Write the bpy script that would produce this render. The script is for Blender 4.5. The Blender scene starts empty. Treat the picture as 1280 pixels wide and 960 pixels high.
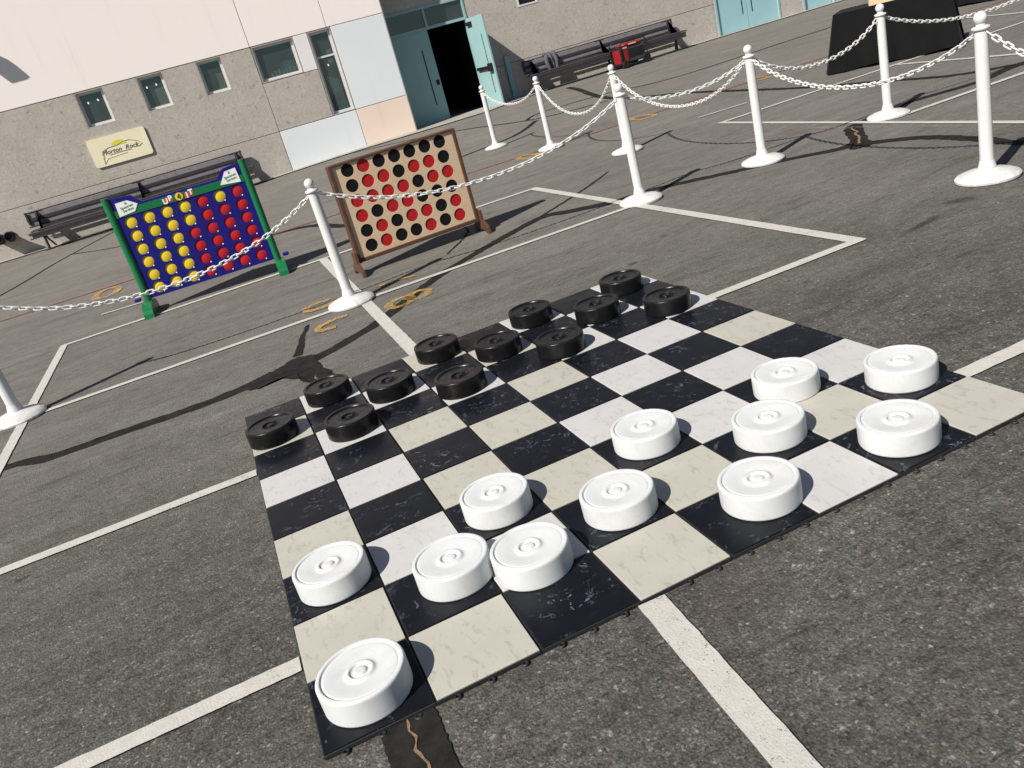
import bpy, bmesh, math, random
from mathutils import Vector, Matrix
random.seed(7)
PI = math.pi
S = bpy.context.scene
COL = S.collection
# ------------------------------------------------------------------ camera
cam_d = bpy.data.cameras.new('camera'); cam = bpy.data.objects.new('camera', cam_d); COL.objects.link(cam); S.camera = cam
cam_d.sensor_width = 36; cam_d.lens = 1042.12 / 1280 * 36; cam_d.clip_start = 0.05; cam_d.clip_end = 2000
Rm = ((0.89933182, -0.35792383, -0.2511828), (-0.35739365, -0.27070871, -0.89386049), (0.2519366, 0.89364832, -0.37137666))
cam.matrix_world = Matrix(((Rm[0][0], -Rm[1][0], -Rm[2][0], 0.23174), (Rm[0][1], -Rm[1][1], -Rm[2][1], -1.76555),
                           (Rm[0][2], -Rm[1][2], -Rm[2][2], 1.4951), (0, 0, 0, 1)))
# ------------------------------------------------------------------ world, sun, exposure
SUN_EL = math.radians(43.8); SUN_AZ = math.radians(28.5)     # shadows run along SUN_AZ (from +X towards +Y)
W = bpy.data.worlds.new('World'); S.world = W; W.use_nodes = True
nt = W.node_tree; nt.nodes.clear()
sky = nt.nodes.new('ShaderNodeTexSky'); sky.sky_type = 'NISHITA'; sky.sun_disc = False
sky.sun_elevation = SUN_EL; sky.sun_rotation = math.radians(241.5); sky.air_density = 0.8; sky.dust_density = 0.4; sky.ozone_density = 1.0
bg = nt.nodes.new('ShaderNodeBackground'); bg.inputs[1].default_value = 0.05
wo = nt.nodes.new('ShaderNodeOutputWorld')
nt.links.new(sky.outputs[0], bg.inputs[0]); nt.links.new(bg.outputs[0], wo.inputs[0])
sd = bpy.data.lights.new('sun', 'SUN'); sd.energy = 5.0; sd.angle = math.radians(0.53); sd.color = (1.0, 0.95, 0.87)
sun = bpy.data.objects.new('sun', sd); COL.objects.link(sun)
sdir = Vector((math.cos(SUN_AZ) * math.cos(SUN_EL), math.sin(SUN_AZ) * math.cos(SUN_EL), -math.sin(SUN_EL)))
sun.rotation_euler = sdir.to_track_quat('-Z', 'Y').to_euler(); sun.location = (-6, -4, 9)
S.render.engine = 'CYCLES'
S.view_settings.view_transform = 'Standard'; S.view_settings.look = 'None'; S.view_settings.gamma = 1
S.view_settings.use_curve_mapping = False; S.view_settings.exposure = 0.45
S.render.resolution_x = 1024; S.render.resolution_y = 768

# ------------------------------------------------------------------ materials
MATS = {}
class NT:
    def __init__(s, name):
        m = bpy.data.materials.new(name); m.use_nodes = True; s.m = m; s.t = m.node_tree; s.n = s.t.nodes
        s.b = s.n['Principled BSDF']; s.out = s.n['Material Output']; MATS[name] = m
        s.tc = s.n.new('ShaderNodeTexCoord'); s.co = s.tc.outputs['Object']
    def L(s, a, b): s.t.links.new(a, b)
    def node(s, ty, **k):
        n = s.n.new(ty)
        for a, v in k.items():
            if a in n.inputs: n.inputs[a].default_value = v
            else: setattr(n, a, v)
        return n
    def noise(s, scale, detail=4, rough=0.55, co=None, dist=0.0):
        n = s.node('ShaderNodeTexNoise'); n.inputs['Scale'].default_value = scale; n.inputs['Detail'].default_value = detail
        n.inputs['Roughness'].default_value = rough; n.inputs['Distortion'].default_value = dist
        s.L(co or s.co, n.inputs['Vector']); return n.outputs['Fac']
    def vor(s, scale, out='Color', co=None, feature='F1', rnd=1.0):
        n = s.node('ShaderNodeTexVoronoi', feature=feature); n.inputs['Scale'].default_value = scale; n.inputs['Randomness'].default_value = rnd
        s.L(co or s.co, n.inputs['Vector']); return n.outputs[out]
    def ramp(s, fac, pts, interp='LINEAR'):
        n = s.node('ShaderNodeValToRGB'); n.color_ramp.interpolation = interp
        e = n.color_ramp.elements
        while len(e) < len(pts): e.new(0.5)
        for el, (p, c) in zip(e, pts):
            el.position = p; el.color = (*c, 1) if not isinstance(c, (int, float)) else (c, c, c, 1)
        s.L(fac, n.inputs[0]); return n.outputs[0]
    def mix(s, fac, a, b, mode='MIX'):
        n = s.node('ShaderNodeMix', data_type='RGBA', blend_type=mode)
        for i, v in ((0, fac), (6, a), (7, b)):
            if hasattr(v, 'is_linked'): s.L(v, n.inputs[i])
            else: n.inputs[i].default_value = v if i == 0 else (*v, 1)
        return n.outputs[2]
    def math(s, op, a, b=0.5):
        n = s.node('ShaderNodeMath', operation=op)
        for i, v in ((0, a), (1, b)):
            if hasattr(v, 'is_linked'): s.L(v, n.inputs[i])
            else: n.inputs[i].default_value = v
        return n.outputs[0]
    def bump(s, h, strength=0.3, dist=0.01):
        n = s.node('ShaderNodeBump'); n.inputs['Strength'].default_value = strength; n.inputs['Distance'].default_value = dist
        s.L(h, n.inputs['Height']); s.L(n.outputs[0], s.b.inputs['Normal'])
    def col(s, c):
        if hasattr(c, 'is_linked'): s.L(c, s.b.inputs['Base Color'])
        else: s.b.inputs['Base Color'].default_value = (*c, 1)
    def rough(s, v):
        if hasattr(v, 'is_linked'): s.L(v, s.b.inputs['Roughness'])
        else: s.b.inputs['Roughness'].default_value = v
    def spec(s, v): s.b.inputs['Specular IOR Level'].default_value = v
    def alpha(s, a):
        tr = s.node('ShaderNodeBsdfTransparent'); mx = s.node('ShaderNodeMixShader')
        s.L(a, mx.inputs[0]); s.L(tr.outputs[0], mx.inputs[1]); s.L(s.b.outputs[0], mx.inputs[2]); s.L(mx.outputs[0], s.out.inputs[0])
    def objrand(s, k=40.0):
        oi = s.node('ShaderNodeObjectInfo'); sc = s.node('ShaderNodeVectorMath', operation='SCALE')
        cb = s.node('ShaderNodeCombineXYZ'); s.L(oi.outputs['Random'], cb.inputs[0]); s.L(oi.outputs['Random'], cb.inputs[2])
        s.L(cb.outputs[0], sc.inputs[0]); sc.inputs['Scale'].default_value = k
        ad = s.node('ShaderNodeVectorMath', operation='ADD'); s.L(s.co, ad.inputs[0]); s.L(sc.outputs[0], ad.inputs[1])
        s.co = ad.outputs[0]; return oi.outputs['Random']

def plain(name, c, r=0.5, spec=0.5, var=0.12, scale=6.0, bump=0.0, bscale=80, metal=0.0, rand=False):
    t = NT(name)
    if rand: t.objrand()
    n = t.noise(scale, 5, 0.6)
    t.col(t.mix(t.ramp(n, [(0.3, 0.0), (0.7, 1.0)]), tuple(x * (1 - var) for x in c), tuple(min(1, x * (1 + var * 0.6)) for x in c)))
    t.rough(t.ramp(t.noise(scale * 3, 4), [(0.25, max(0.02, r - 0.08)), (0.75, min(1, r + 0.1))])); t.spec(spec)
    t.b.inputs['Metallic'].default_value = metal
    if bump: t.bump(t.noise(bscale, 4), bump, 0.004)
    return t

def m_asphalt():
    t = NT('asphalt')
    def stones(sc, pts):
        cell = t.vor(sc, 'Color'); sep = t.node('ShaderNodeSeparateColor'); t.L(cell, sep.inputs[0]); return t.ramp(sep.outputs[0], pts)
    g1 = stones(115, [(0.0, (.020, .018, .017)), (0.22, (.055, .051, .046)), (0.6, (.088, .083, .075)), (0.88, (.118, .111, .101)), (0.97, (.20, .19, .175)), (1.0, (.36, .345, .32))])
    g2 = stones(240, [(0.0, (.018, .017, .016)), (0.3, (.058, .055, .05)), (0.85, (.105, .099, .09)), (1.0, (.22, .21, .195))])
    fine = t.noise(380, 4, 0.75)
    c = t.mix(t.ramp(t.noise(60, 3), [(0.4, 0.0), (0.6, 1.0)]), g1, g2)
    c = t.mix(0.3, c, t.ramp(fine, [(0.3, (.024, .022, .020)), (0.7, (.13, .122, .112))]))
    # tint differs from stone to stone
    hue = t.node('ShaderNodeSeparateColor'); t.L(t.vor(70, 'Color'), hue.inputs[0])
    c = t.mix(1.0, c, t.ramp(hue.outputs[1], [(0.0, (1.06, .98, .92)), (0.5, (1, 1, 1)), (1.0, (.96, 1.0, .98))]), 'MULTIPLY')
    big = t.noise(0.55, 6, 0.62); mid = t.noise(4.5, 5, 0.65); sm = t.noise(22, 4, 0.6)
    c = t.mix(1.0, c, t.ramp(big, [(0.3, .85), (0.7, 1.15)]), 'MULTIPLY')
    c = t.mix(1.0, c, t.ramp(mid, [(0.25, .80), (0.5, 1.0), (0.8, 1.2)]), 'MULTIPLY')
    c = t.mix(1.0, c, t.ramp(sm, [(0.28, .68), (0.5, 1.0), (0.75, 1.22)]), 'MULTIPLY')
    # colour blends to a paler, more even tone towards the building
    sx = t.node('ShaderNodeSeparateXYZ'); t.L(t.co, sx.inputs[0])
    wob = t.math('ADD', t.math('MULTIPLY', sx.outputs[1], 1 / 14.0), t.math('MULTIPLY', t.noise(0.8, 4), 0.22))
    far = t.ramp(wob, [(0.15, 0.0), (0.36, 0.72), (0.85, 1.0)])
    pale = t.mix(1.0, t.ramp(t.noise(9, 6, 0.7), [(0.2, (.155, .139, .124)), (0.8, (.225, .203, .182))]), t.ramp(big, [(0.3, .88), (0.7, 1.12)]), 'MULTIPLY')
    pale = t.mix(0.25, pale, g2)
    c = t.mix(t.math('MULTIPLY', far, 0.85), c, pale)
    # broom-like streaks running along the lot, brown stains and dark scuffs
    mp = t.node('ShaderNodeMapping'); t.L(t.co, mp.inputs[0]); mp.inputs['Scale'].default_value = (.30, 1.7, 1); mp.inputs['Rotation'].default_value = (0, 0, .12)
    st = t.noise(3.0, 7, 0.72, mp.outputs[0], .5)
    c = t.mix(1.0, c, t.ramp(st, [(0.28, .55), (0.42, .90), (0.55, 1.0), (0.75, 1.25)]), 'MULTIPLY')
    pit = t.noise(38, 5, 0.75, mp.outputs[0], .4); c = t.mix(1.0, c, t.ramp(pit, [(0.34, .45), (0.45, 1.0)]), 'MULTIPLY')
    trk = t.noise(13, 6, 0.8, mp.outputs[0], .8); c = t.mix(1.0, c, t.ramp(trk, [(0.30, .5), (0.43, 1.0), (0.62, 1.0), (0.72, 1.2)]), 'MULTIPLY')
    c = t.mix(t.ramp(t.noise(1.3, 3, 0.5, dist=0.6), [(0.60, 0.0), (0.75, 0.35)]), c, (.075, .058, .046))
    c = t.mix(t.ramp(t.noise(5.0, 5, 0.72, mp.outputs[0], 1.0), [(0.63, 0.0), (0.71, 0.6)]), c, (.030, .028, .026))
    c = t.mix(1.0, c, (1.10, 1.135, 1.13), 'MULTIPLY')
    t.col(c); t.rough(0.9); t.spec(0.25)
    h = t.mix(0.4, t.vor(125, 'Distance'), fine); t.bump(h, 0.8, 0.006)
m_asphalt()

def m_paint(name, c1, c2, wear=(0.30, 0.42), edge=1.0):
    t = NT(name)
    n = t.noise(5, 5, 0.6)
    t.col(t.mix(t.ramp(t.noise(30, 5, 0.7), [(0.25, 0.0), (0.6, 1.0)]), c2, t.mix(n, c2, c1)))
    t.rough(0.75); t.spec(0.3)
    a = t.math('ADD', t.math('MULTIPLY', t.noise(190, 3, 0.7), 0.45), t.math('ADD', t.math('MULTIPLY', t.noise(28, 5, 0.75), 0.30), t.math('MULTIPLY', t.noise(2.2, 3, 0.6), 0.25)))
    t.alpha(t.ramp(a, [(wear[0], 0.0), (wear[1], 1.0)])); t.bump(t.vor(150, 'Distance'), 0.25, 0.003)
m_paint('line_paint', (.54, .52, .48), (.41, .395, .36), (0.375, 0.435))
m_paint('ghost_paint', (.36, .34, .32), (.26, .25, .235), (0.48, 0.62))
m_paint('orange_paint', (.58, .36, .10), (.48, .28, .07), (0.435, 0.56))
m_paint('red_paint', (.30, .06, .045), (.22, .055, .045), (0.32, 0.54))
def m_tar():
    t = NT('tar'); t.col(t.mix(t.ramp(t.noise(14, 6, .7), [(.3, 0.0), (.7, 1.0)]), (.011, .0105, .010), (.030, .028, .026)))
    t.rough(.95); t.spec(.06); t.bump(t.noise(120, 5, .7), .35, .004)
    a = t.math('ADD', t.math('MULTIPLY', t.noise(150, 3, .7), .4), t.math('MULTIPLY', t.noise(16, 5, .7), .6))
    t.alpha(t.ramp(a, [(.27, .25), (.37, 1.0)]))
m_tar()
plain('crack_sand', (.23, .155, .085), .95, .2, .4, 60, .5, 200)

def m_tile_dark():
    t = NT('tile_dark'); t.objrand()
    v = t.noise(8, 5, .72, dist=3.2); w = t.noise(17, 4, .68, dist=2.6); mask = t.noise(7, 3, .6)
    a = t.ramp(v, [(.585, 0.0), (.63, .55), (.66, .1)])
    b = t.ramp(w, [(.615, 0.0), (.66, 1.0), (.70, .15)])
    f = t.math('MULTIPLY', t.math('MAXIMUM', a, b), t.ramp(mask, [(.46, 0.0), (.66, 1.0)]))
    base = t.mix(t.noise(18, 4), (.005, .0055, .0075), (.0085, .0095, .0135))
    t.col(t.mix(f, base, (.19, .205, .27))); t.rough(t.ramp(t.noise(9, 5), [(.3, .26), (.7, .42)])); t.spec(.16)
    t.bump(t.noise(45, 3), .04, .003)
m_tile_dark()
def m_tile_light(name, c, streak):
    t = NT(name); t.objrand()
    mp = t.node('ShaderNodeMapping'); t.L(t.co, mp.inputs[0]); mp.inputs['Scale'].default_value = (1.0, .45, 1)
    v = t.noise(34, 6, .75, mp.outputs[0], .7); w = t.noise(7, 4, .6, None, .6)
    base = t.mix(t.ramp(w, [(.3, 0.0), (.7, 1.0)]), tuple(x * .93 for x in c), c)
    f = t.ramp(v, [(.54, 0.0), (.61, .6), (.68, .95)])
    t.col(t.mix(f, base, streak)); t.rough(t.ramp(t.noise(12, 5), [(.3, .36), (.7, .52)])); t.spec(.45); t.bump(t.noise(45, 3), .04, .003)
m_tile_light('tile_white', (.50, .492, .485), (.375, .37, .365))
m_tile_light('tile_cream', (.43, .413, .36), (.31, .295, .245))
plain('tile_base', (.018, .018, .019), .6, .4, .2, 30, .2)

def m_white_plastic():
    t = NT('white_plastic'); t.objrand()
    sm = t.ramp(t.noise(9, 6, .75, dist=.8), [(.48, 0.0), (.72, .7)])
    c = t.mix(sm, (.575, .588, .592), (.49, .485, .455)); c = t.mix(t.ramp(t.noise(48, 5, .8, dist=1.5), [(.63, 0.0), (.70, .35)]), c, (.36, .35, .33)); t.col(c); t.rough(t.ramp(t.noise(20, 4), [(.3, .38), (.7, .52)])); t.spec(.4)
    sc = t.ramp(t.noise(60, 4, .8, dist=1), [(.68, 0.0), (.74, .25)]); t.bump(t.noise(55, 4), .05, .002)
    t.b.inputs['Subsurface Weight'].default_value = .08; t.b.inputs['Subsurface Radius'].default_value = (.01, .01, .01)
m_white_plastic()
def m_post():
    t = NT('post_plastic'); t.objrand()
    c = t.mix(t.ramp(t.noise(6, 6, .75, dist=.6), [(.48, 0.0), (.75, .6)]), (.61, .61, .60), (.50, .49, .465)); sz = t.node('ShaderNodeSeparateXYZ'); t.L(t.tc.outputs['Object'], sz.inputs[0])
    low = t.math('MULTIPLY', t.ramp(sz.outputs[2], [(.0, 1.0), (.10, 0.0)]), t.ramp(t.noise(22, 6, .8), [(.42, 0.0), (.65, .7)]))
    t.col(t.mix(low, c, (.30, .285, .26))); t.rough(t.ramp(t.noise(20, 4), [(.3, .36), (.7, .55)])); t.spec(.4); t.bump(t.noise(60, 4), .06, .002)
m_post()
t = plain('black_plastic', (.0075, .0075, .008), .30, .28, .25, 14, .06, 70, rand=True)
plain('chain_plastic', (.64, .64, .62), .45, .4, .05, 9)

def m_concrete():
    t = NT('concrete')
    n1 = t.noise(1.6, 6, .68); n2 = t.noise(9, 6, .7, dist=.8); n3 = t.noise(60, 4, .7)
    c = t.mix(t.ramp(n1, [(.3, 0.0), (.7, 1.0)]), (.42, .378, .334), (.51, .466, .416))
    c = t.mix(t.ramp(n2, [(.57, 0.0), (.66, .75)]), c, (.245, .217, .19))
    c = t.mix(t.ramp(t.noise(17, 5, .75, dist=1.2), [(.63, 0.0), (.70, .55)]), c, (.22, .195, .17))
    c = t.mix(t.ramp(n3, [(.3, .18), (.7, 0.0)]), c, (.19, .17, .15))
    t.col(c); t.rough(.92); t.spec(.2); c = t.mix(t.ramp(t.noise(26, 5, .8), [(.36, .6), (.48, 0.0)]), c, (.24, .21, .185)); c = t.mix(t.ramp(t.noise(14, 5, .8), [(.52, 0.0), (.68, .7)]), c, (.58, .535, .48)); t.col(c); t.bump(t.mix(.5, n2, n3), .8, .015)
m_concrete()
def m_panel(name, c, c2=None):
    t = NT(name); n = t.noise(.7, 5, .6); mp = t.node('ShaderNodeMapping'); t.L(t.co, mp.inputs[0]); mp.inputs['Scale'].default_value = (1, 1, .10)
    k = t.mix(t.ramp(n, [(.3, 0.0), (.7, 1.0)]), c, c2 or tuple(x * .95 for x in c)); t.col(t.mix(t.ramp(t.noise(5, 6, .7, mp.outputs[0]), [(.55, 0.0), (.8, .30)]), k, tuple(x * .72 for x in c))); t.rough(.8); t.spec(.25); t.bump(t.noise(140, 3), .12, .003)
m_panel('panel_pink', (.86, .78, .765), (.855, .79, .735)); m_panel('panel_blue', (.72, .755, .775)); m_panel('panel_peach', (.80, .655, .55))
m_panel('panel_white', (.76, .735, .73))
plain('apron_concrete', (.34, .315, .285), .95, .2, .2, 3, .4, 90)
plain('joint_dark', (.07, .063, .056), .95, .1, .2)
plain('frame_dark', (.13, .145, .15), .5, .4, .1); plain('frame_light', (.62, .63, .63), .55, .4, .06)
plain('teal_paint', (.27, .43, .435), .5, .4, .05, 2.0); plain('door_blue', (.30, .50, .545), .5, .4, .05, 2.0)
plain('black_metal', (.012, .012, .013), .5, .4, .2); plain('steel', (.42, .42, .41), .35, .5, .1, 12, metal=.9)
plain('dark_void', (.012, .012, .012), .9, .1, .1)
plain('room_wall', (.17, .24, .235), .9, .1, .3, 1.2); plain('curtain', (.55, .64, .56), .9, .1, .3, 5); plain('paper', (.80, .70, .38), .9, .1, .1)
plain('paper_white', (.7, .72, .70), .9, .1, .05)
def m_bulb():
    t = NT('bulb'); t.col((.8, .8, .75)); t.b.inputs['Emission Color'].default_value = (1, .97, .9, 1); t.b.inputs['Emission Strength'].default_value = 1.2
m_bulb()
def m_glass():
    t = NT('window_glass'); gl = t.node('ShaderNodeBsdfGlossy'); gl.inputs['Roughness'].default_value = .03; gl.inputs[0].default_value = (.8, .9, .9, 1)
    tr = t.node('ShaderNodeBsdfTransparent'); tr.inputs[0].default_value = (.90, .95, .945, 1)
    fr = t.node('ShaderNodeFresnel'); fr.inputs[0].default_value = 1.45; mx = t.node('ShaderNodeMixShader')
    t.L(t.math('ADD', fr.outputs[0], .03), mx.inputs[0]); t.L(tr.outputs[0], mx.inputs[1]); t.L(gl.outputs[0], mx.inputs[2]); df = t.node('ShaderNodeBsdfDiffuse'); df.inputs[0].default_value = (.24, .32, .31, 1); m2 = t.node('ShaderNodeMixShader'); t.L(t.ramp(t.noise(3, 4), [(.3, .07), (.7, .13)]), m2.inputs[0]); t.L(mx.outputs[0], m2.inputs[1]); t.L(df.outputs[0], m2.inputs[2]); t.L(m2.outputs[0], t.out.inputs[0])
m_glass()
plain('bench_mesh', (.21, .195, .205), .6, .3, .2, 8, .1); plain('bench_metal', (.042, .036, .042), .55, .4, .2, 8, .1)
def m_wood(name, a, b, sc):
    t = NT(name); mp = t.node('ShaderNodeMapping'); t.L(t.co, mp.inputs[0]); mp.inputs['Scale'].default_value = sc
    n = t.noise(10, 6, .7, mp.outputs[0], .8); t.col(t.mix(t.ramp(n, [(.3, 0.0), (.7, 1.0)]), a, b)); t.rough(.55); t.spec(.35); t.bump(n, .15, .003)
m_wood('wood_brown', (.062, .028, .018), (.115, .052, .031), (1, 1, 6)); m_wood('wood_tan', (.53, .39, .255), (.60, .46, .31), (1, 1, 5))
plain('disc_red', (.38, .013, .015), .55, .2, .08, 8); plain('disc_black', (.007, .007, .0075), .6, .15, .2)
plain('game_navy', (.007, .006, .15), .45, .3, .12, 5); plain('game_green', (.004, .135, .045), .35, .5, .12, 5)
plain('game_yellow', (.72, .52, .030), .4, .45, .05); plain('game_red', (.44, .014, .022), .45, .3, .05)
plain('print_white', (.74, .74, .74), .6, .3, .03); plain('print_red', (.60, .06, .05), .6, .3, .03); plain('print_green', (.10, .25, .10), .6, .3, .05)
plain('print_brown', (.09, .05, .035), .6, .3, .1)
plain('sign_cream', (.80, .73, .52), .6, .3, .05, 3); plain('sign_ink', (.06, .07, .07), .7, .2, .2); plain('sign_yellow', (.66, .62, .07), .7, .2, .08); plain('sign_line', (.30, .33, .25), .7, .2, .1)
def m_cloth(name, c, r=.95):
    t = NT(name); t.col(t.mix(t.noise(4, 4), tuple(x * .7 for x in c), tuple(x * 1.3 for x in c))); t.rough(r); t.spec(.1)
    t.b.inputs['Sheen Weight'].default_value = .04; t.bump(t.noise(7, 4, .5), .25, .03)
m_cloth('cloth_black', (.007, .007, .0075)); m_cloth('cloth_grey', (.105, .107, .12))
plain('cardboard', (.58, .45, .28), .8, .2, .1, 4); plain('gen_red', (.27, .010, .018), .4, .5, .1); plain('rubber', (.014, .014, .014), .8, .3, .2)
plain('gen_grey', (.06, .06, .062), .6, .3, .2); plain('sticker', (.6, .5, .35), .6, .3, .1)

# ------------------------------------------------------------------ mesh helpers
class MB:
    def __init__(s): s.v = []; s.f = []; s.sm = []
    def add(s, vs, fs, smooth=False):
        o = len(s.v); s.v += [tuple(v) for v in vs]; s.f += [tuple(i + o for i in f) for f in fs]; s.sm += [smooth] * len(fs); return s
    def box(s, x0, x1, y0, y1, z0, z1, bev=0.0, M=None):
        if bev <= 0:
            vs = [(x, y, z) for x in (x0, x1) for y in (y0, y1) for z in (z0, z1)]
            fs = [(0, 1, 3, 2), (4, 6, 7, 5), (0, 4, 5, 1), (2, 3, 7, 6), (0, 2, 6, 4), (1, 5, 7, 3)]
        else:
            bm = bmesh.new(); bmesh.ops.create_cube(bm, size=1)
            for v in bm.verts: v.co = Vector(((x0 + x1) / 2 + v.co.x * (x1 - x0), (y0 + y1) / 2 + v.co.y * (y1 - y0), (z0 + z1) / 2 + v.co.z * (z1 - z0)))
            bmesh.ops.bevel(bm, geom=bm.edges[:], offset=bev, segments=1, affect='EDGES', profile=.5)
            bm.verts.index_update(); vs = [v.co.copy() for v in bm.verts]; fs = [[v.index for v in f.verts] for f in bm.faces]; bm.free()
        if M is not None: vs = [M @ Vector(v) for v in vs]
        return s.add(vs, fs)
    def lathe(s, prof, seg=48, M=None, smooth=True, ang=None):
        vs = []; fs = []; n = len(prof)
        for k in range(seg):
            a = 2 * PI * k / seg
            for r, z in prof: vs.append((r * math.cos(a), r * math.sin(a), z))
        for k in range(seg):
            k2 = (k + 1) % seg
            for i in range(n - 1): fs.append((k * n + i, k2 * n + i, k2 * n + i + 1, k * n + i + 1))
        if prof[0][0] > 1e-6: fs.append([k * n for k in range(seg)][::-1])
        if prof[-1][0] > 1e-6: fs.append([k * n + n - 1 for k in range(seg)])
        if M is not None: vs = [M @ Vector(v) for v in vs]
        return s.add(vs, fs, smooth)
    def tube(s, pts, r, seg=8, closed=False):
        P = [Vector(p) for p in pts]; n = len(P); vs = []; fs = []; up = None
        for i, p in enumerate(P):
            a = P[(i - 1) % n] if (closed or i > 0) else p; b = P[(i + 1) % n] if (closed or i < n - 1) else p
            d = (b - a).normalized()
            if up is None: up = d.orthogonal().normalized()
            up = (up - d * up.dot(d)); up = up.normalized() if up.length > 1e-6 else d.orthogonal().normalized()
            sd_ = d.cross(up); rr = r[i] if isinstance(r, (list, tuple)) else r
            for k in range(seg):
                t = 2 * PI * k / seg; vs.append(p + (up * math.cos(t) + sd_ * math.sin(t)) * rr)
        for i in range(n if closed else n - 1):
            j = (i + 1) % n
            for k in range(seg): fs.append((i * seg + k, i * seg + (k + 1) % seg, j * seg + (k + 1) % seg, j * seg + k))
        if not closed: fs.append(list(range(seg))[::-1]); fs.append([(n - 1) * seg + k for k in range(seg)])
        return s.add(vs, fs, True)
    def prism(s, poly, y0, y1, M=None):          # polygon in XZ, extruded along Y
        n = len(poly); vs = [(x, y0, z) for x, z in poly] + [(x, y1, z) for x, z in poly]
        fs = [list(range(n)), [n + i for i in range(n)][::-1]] + [(i, i + n, (i + 1) % n + n, (i + 1) % n) for i in range(n)]
        if M is not None: vs = [M @ Vector(v) for v in vs]
        return s.add(vs, fs)
    def mesh(s, name, mat):
        me = bpy.data.meshes.new(name); me.from_pydata(s.v, [], s.f); me.polygons.foreach_set('use_smooth', s.sm)
        bm = bmesh.new(); bm.from_mesh(me); bmesh.ops.recalc_face_normals(bm, faces=bm.faces[:]); bm.to_mesh(me); bm.free()
        if any(s.sm):
            try: me.set_sharp_from_angle(angle=math.radians(38))
            except Exception: pass
        me.materials.append(MATS[mat]); me.update(); return me
    def build(s, name, mat, parent=None, **k): return link(name, s.mesh(name, mat), parent, **k)
def link(name, data, parent=None, loc=(0, 0, 0), rot=(0, 0, 0)):
    o = bpy.data.objects.new(name, data); COL.objects.link(o); o.parent = parent; o.location = loc; o.rotation_euler = rot; return o
def tag(o, label, cat, group=None):
    o['label'] = label; o['category'] = cat
    if group: o['group'] = group
    return o
def thing(name, label, cat, loc=(0, 0, 0), rz=0, group=None):
    return tag(link(name, None, None, loc, (0, 0, rz)), label, cat, group)
def structure(o): o['kind'] = 'structure'; return o
def copy_tree(o, parent=None):
    c = o.copy(); COL.objects.link(c); c.parent = parent
    for ch in list(o.children): copy_tree(ch, c)
    return c
def text_mesh(name, body, size, mat, shear=0.0, depth=0.002, bold=0.0, align='CENTER'):
    cu = bpy.data.curves.new(name, 'FONT'); cu.body = body; cu.size = size; cu.shear = shear; cu.extrude = depth; cu.align_x = align; cu.align_y = 'CENTER'; cu.offset = bold
    cu.resolution_u = 3
    o = bpy.data.objects.new(name, cu); COL.objects.link(o); dg = bpy.context.evaluated_depsgraph_get(); dg.update()
    me = bpy.data.meshes.new_from_object(o.evaluated_get(dg)); bpy.data.objects.remove(o); me.materials.clear(); me.materials.append(MATS[mat]); return me
def sstep(a, b, x):
    t = max(0.0, min(1.0, (x - a) / (b - a))); return t * t * (3 - 2 * t)
def zg(x, y): return 0.10 * sstep(11.5, 17.4, y) * sstep(-0.5, 5.0, x)

# ------------------------------------------------------------------ ground
xs = [-220, -90, -40, -20] + [i * 0.75 for i in range(-16, 42)] + [45, 90, 220]
ys = [-220, -90, -40, -15, -6] + [i * 0.75 for i in range(-4, 28)] + [30, 60, 120, 260]
g = MB(); nx = len(xs)
g.add([(x, y, zg(x, y)) for y in ys for x in xs], [(j * nx + i, j * nx + i + 1, (j + 1) * nx + i + 1, (j + 1) * nx + i) for j in range(len(ys) - 1) for i in range(nx - 1)], True)
structure(g.build('asphalt_ground', 'asphalt'))

def ribbon(pts, w, z, jit=0.0, step=0.12):
    """flat strip following the ground; w is a width or a list of widths"""
    P = []; n = len(pts)
    for i in range(n - 1):
        a = Vector(pts[i]); b = Vector(pts[i + 1]); m = max(1, int((b - a).length / step))
        for k in range(m):
            t = k / m; ww = w if not isinstance(w, (list, tuple)) else w[i] * (1 - t) + w[i + 1] * t
            P.append((a.lerp(b, t), ww))
    P.append((Vector(pts[-1]), w if not isinstance(w, (list, tuple)) else w[-1]))
    vs = []; fs = []
    for i, (p, ww) in enumerate(P):
        d = (P[min(i + 1, len(P) - 1)][0] - P[max(i - 1, 0)][0]).normalized(); nrm = Vector((-d.y, d.x))
        j1, j2 = random.uniform(-jit, jit), random.uniform(-jit, jit)
        sh = nrm * random.uniform(-jit, jit) * .5
        for q in (p + sh + nrm * (ww / 2 + j1), p + sh - nrm * (ww / 2 + j2)): vs.append((q.x, q.y, zg(q.x, q.y) + z))
        if i: fs.append((2 * i - 2, 2 * i - 1, 2 * i + 1, 2 * i))
    return vs, fs
def smooth2(pts, n=4):
    out = []; P = [Vector(p) for p in pts]
    for i in range(len(P) - 1):
        p0, p1, p2, p3 = P[max(i - 1, 0)], P[i], P[i + 1], P[min(i + 2, len(P) - 1)]
        for k in range(n):
            t = k / n; out.append(0.5 * ((2 * p1) + (p2 - p0) * t + (2 * p0 - 5 * p1 + 4 * p2 - p3) * t * t + (3 * p1 - p0 - 3 * p2 + p3) * t ** 3))
    out.append(P[-1]); return [tuple(p) for p in out]
PATCH = [(0.05, 3.26), (0.22, 3.44), (0.34, 3.54), (0.41, 3.56), (0.5, 3.5), (0.5, 3.4), (0.51, 3.2), (0.54, 2.97), (0.45, 2.89), (0.39, 2.97), (0.34, 3.13), (0.24, 3.25), (0.11, 3.21)]
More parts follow.
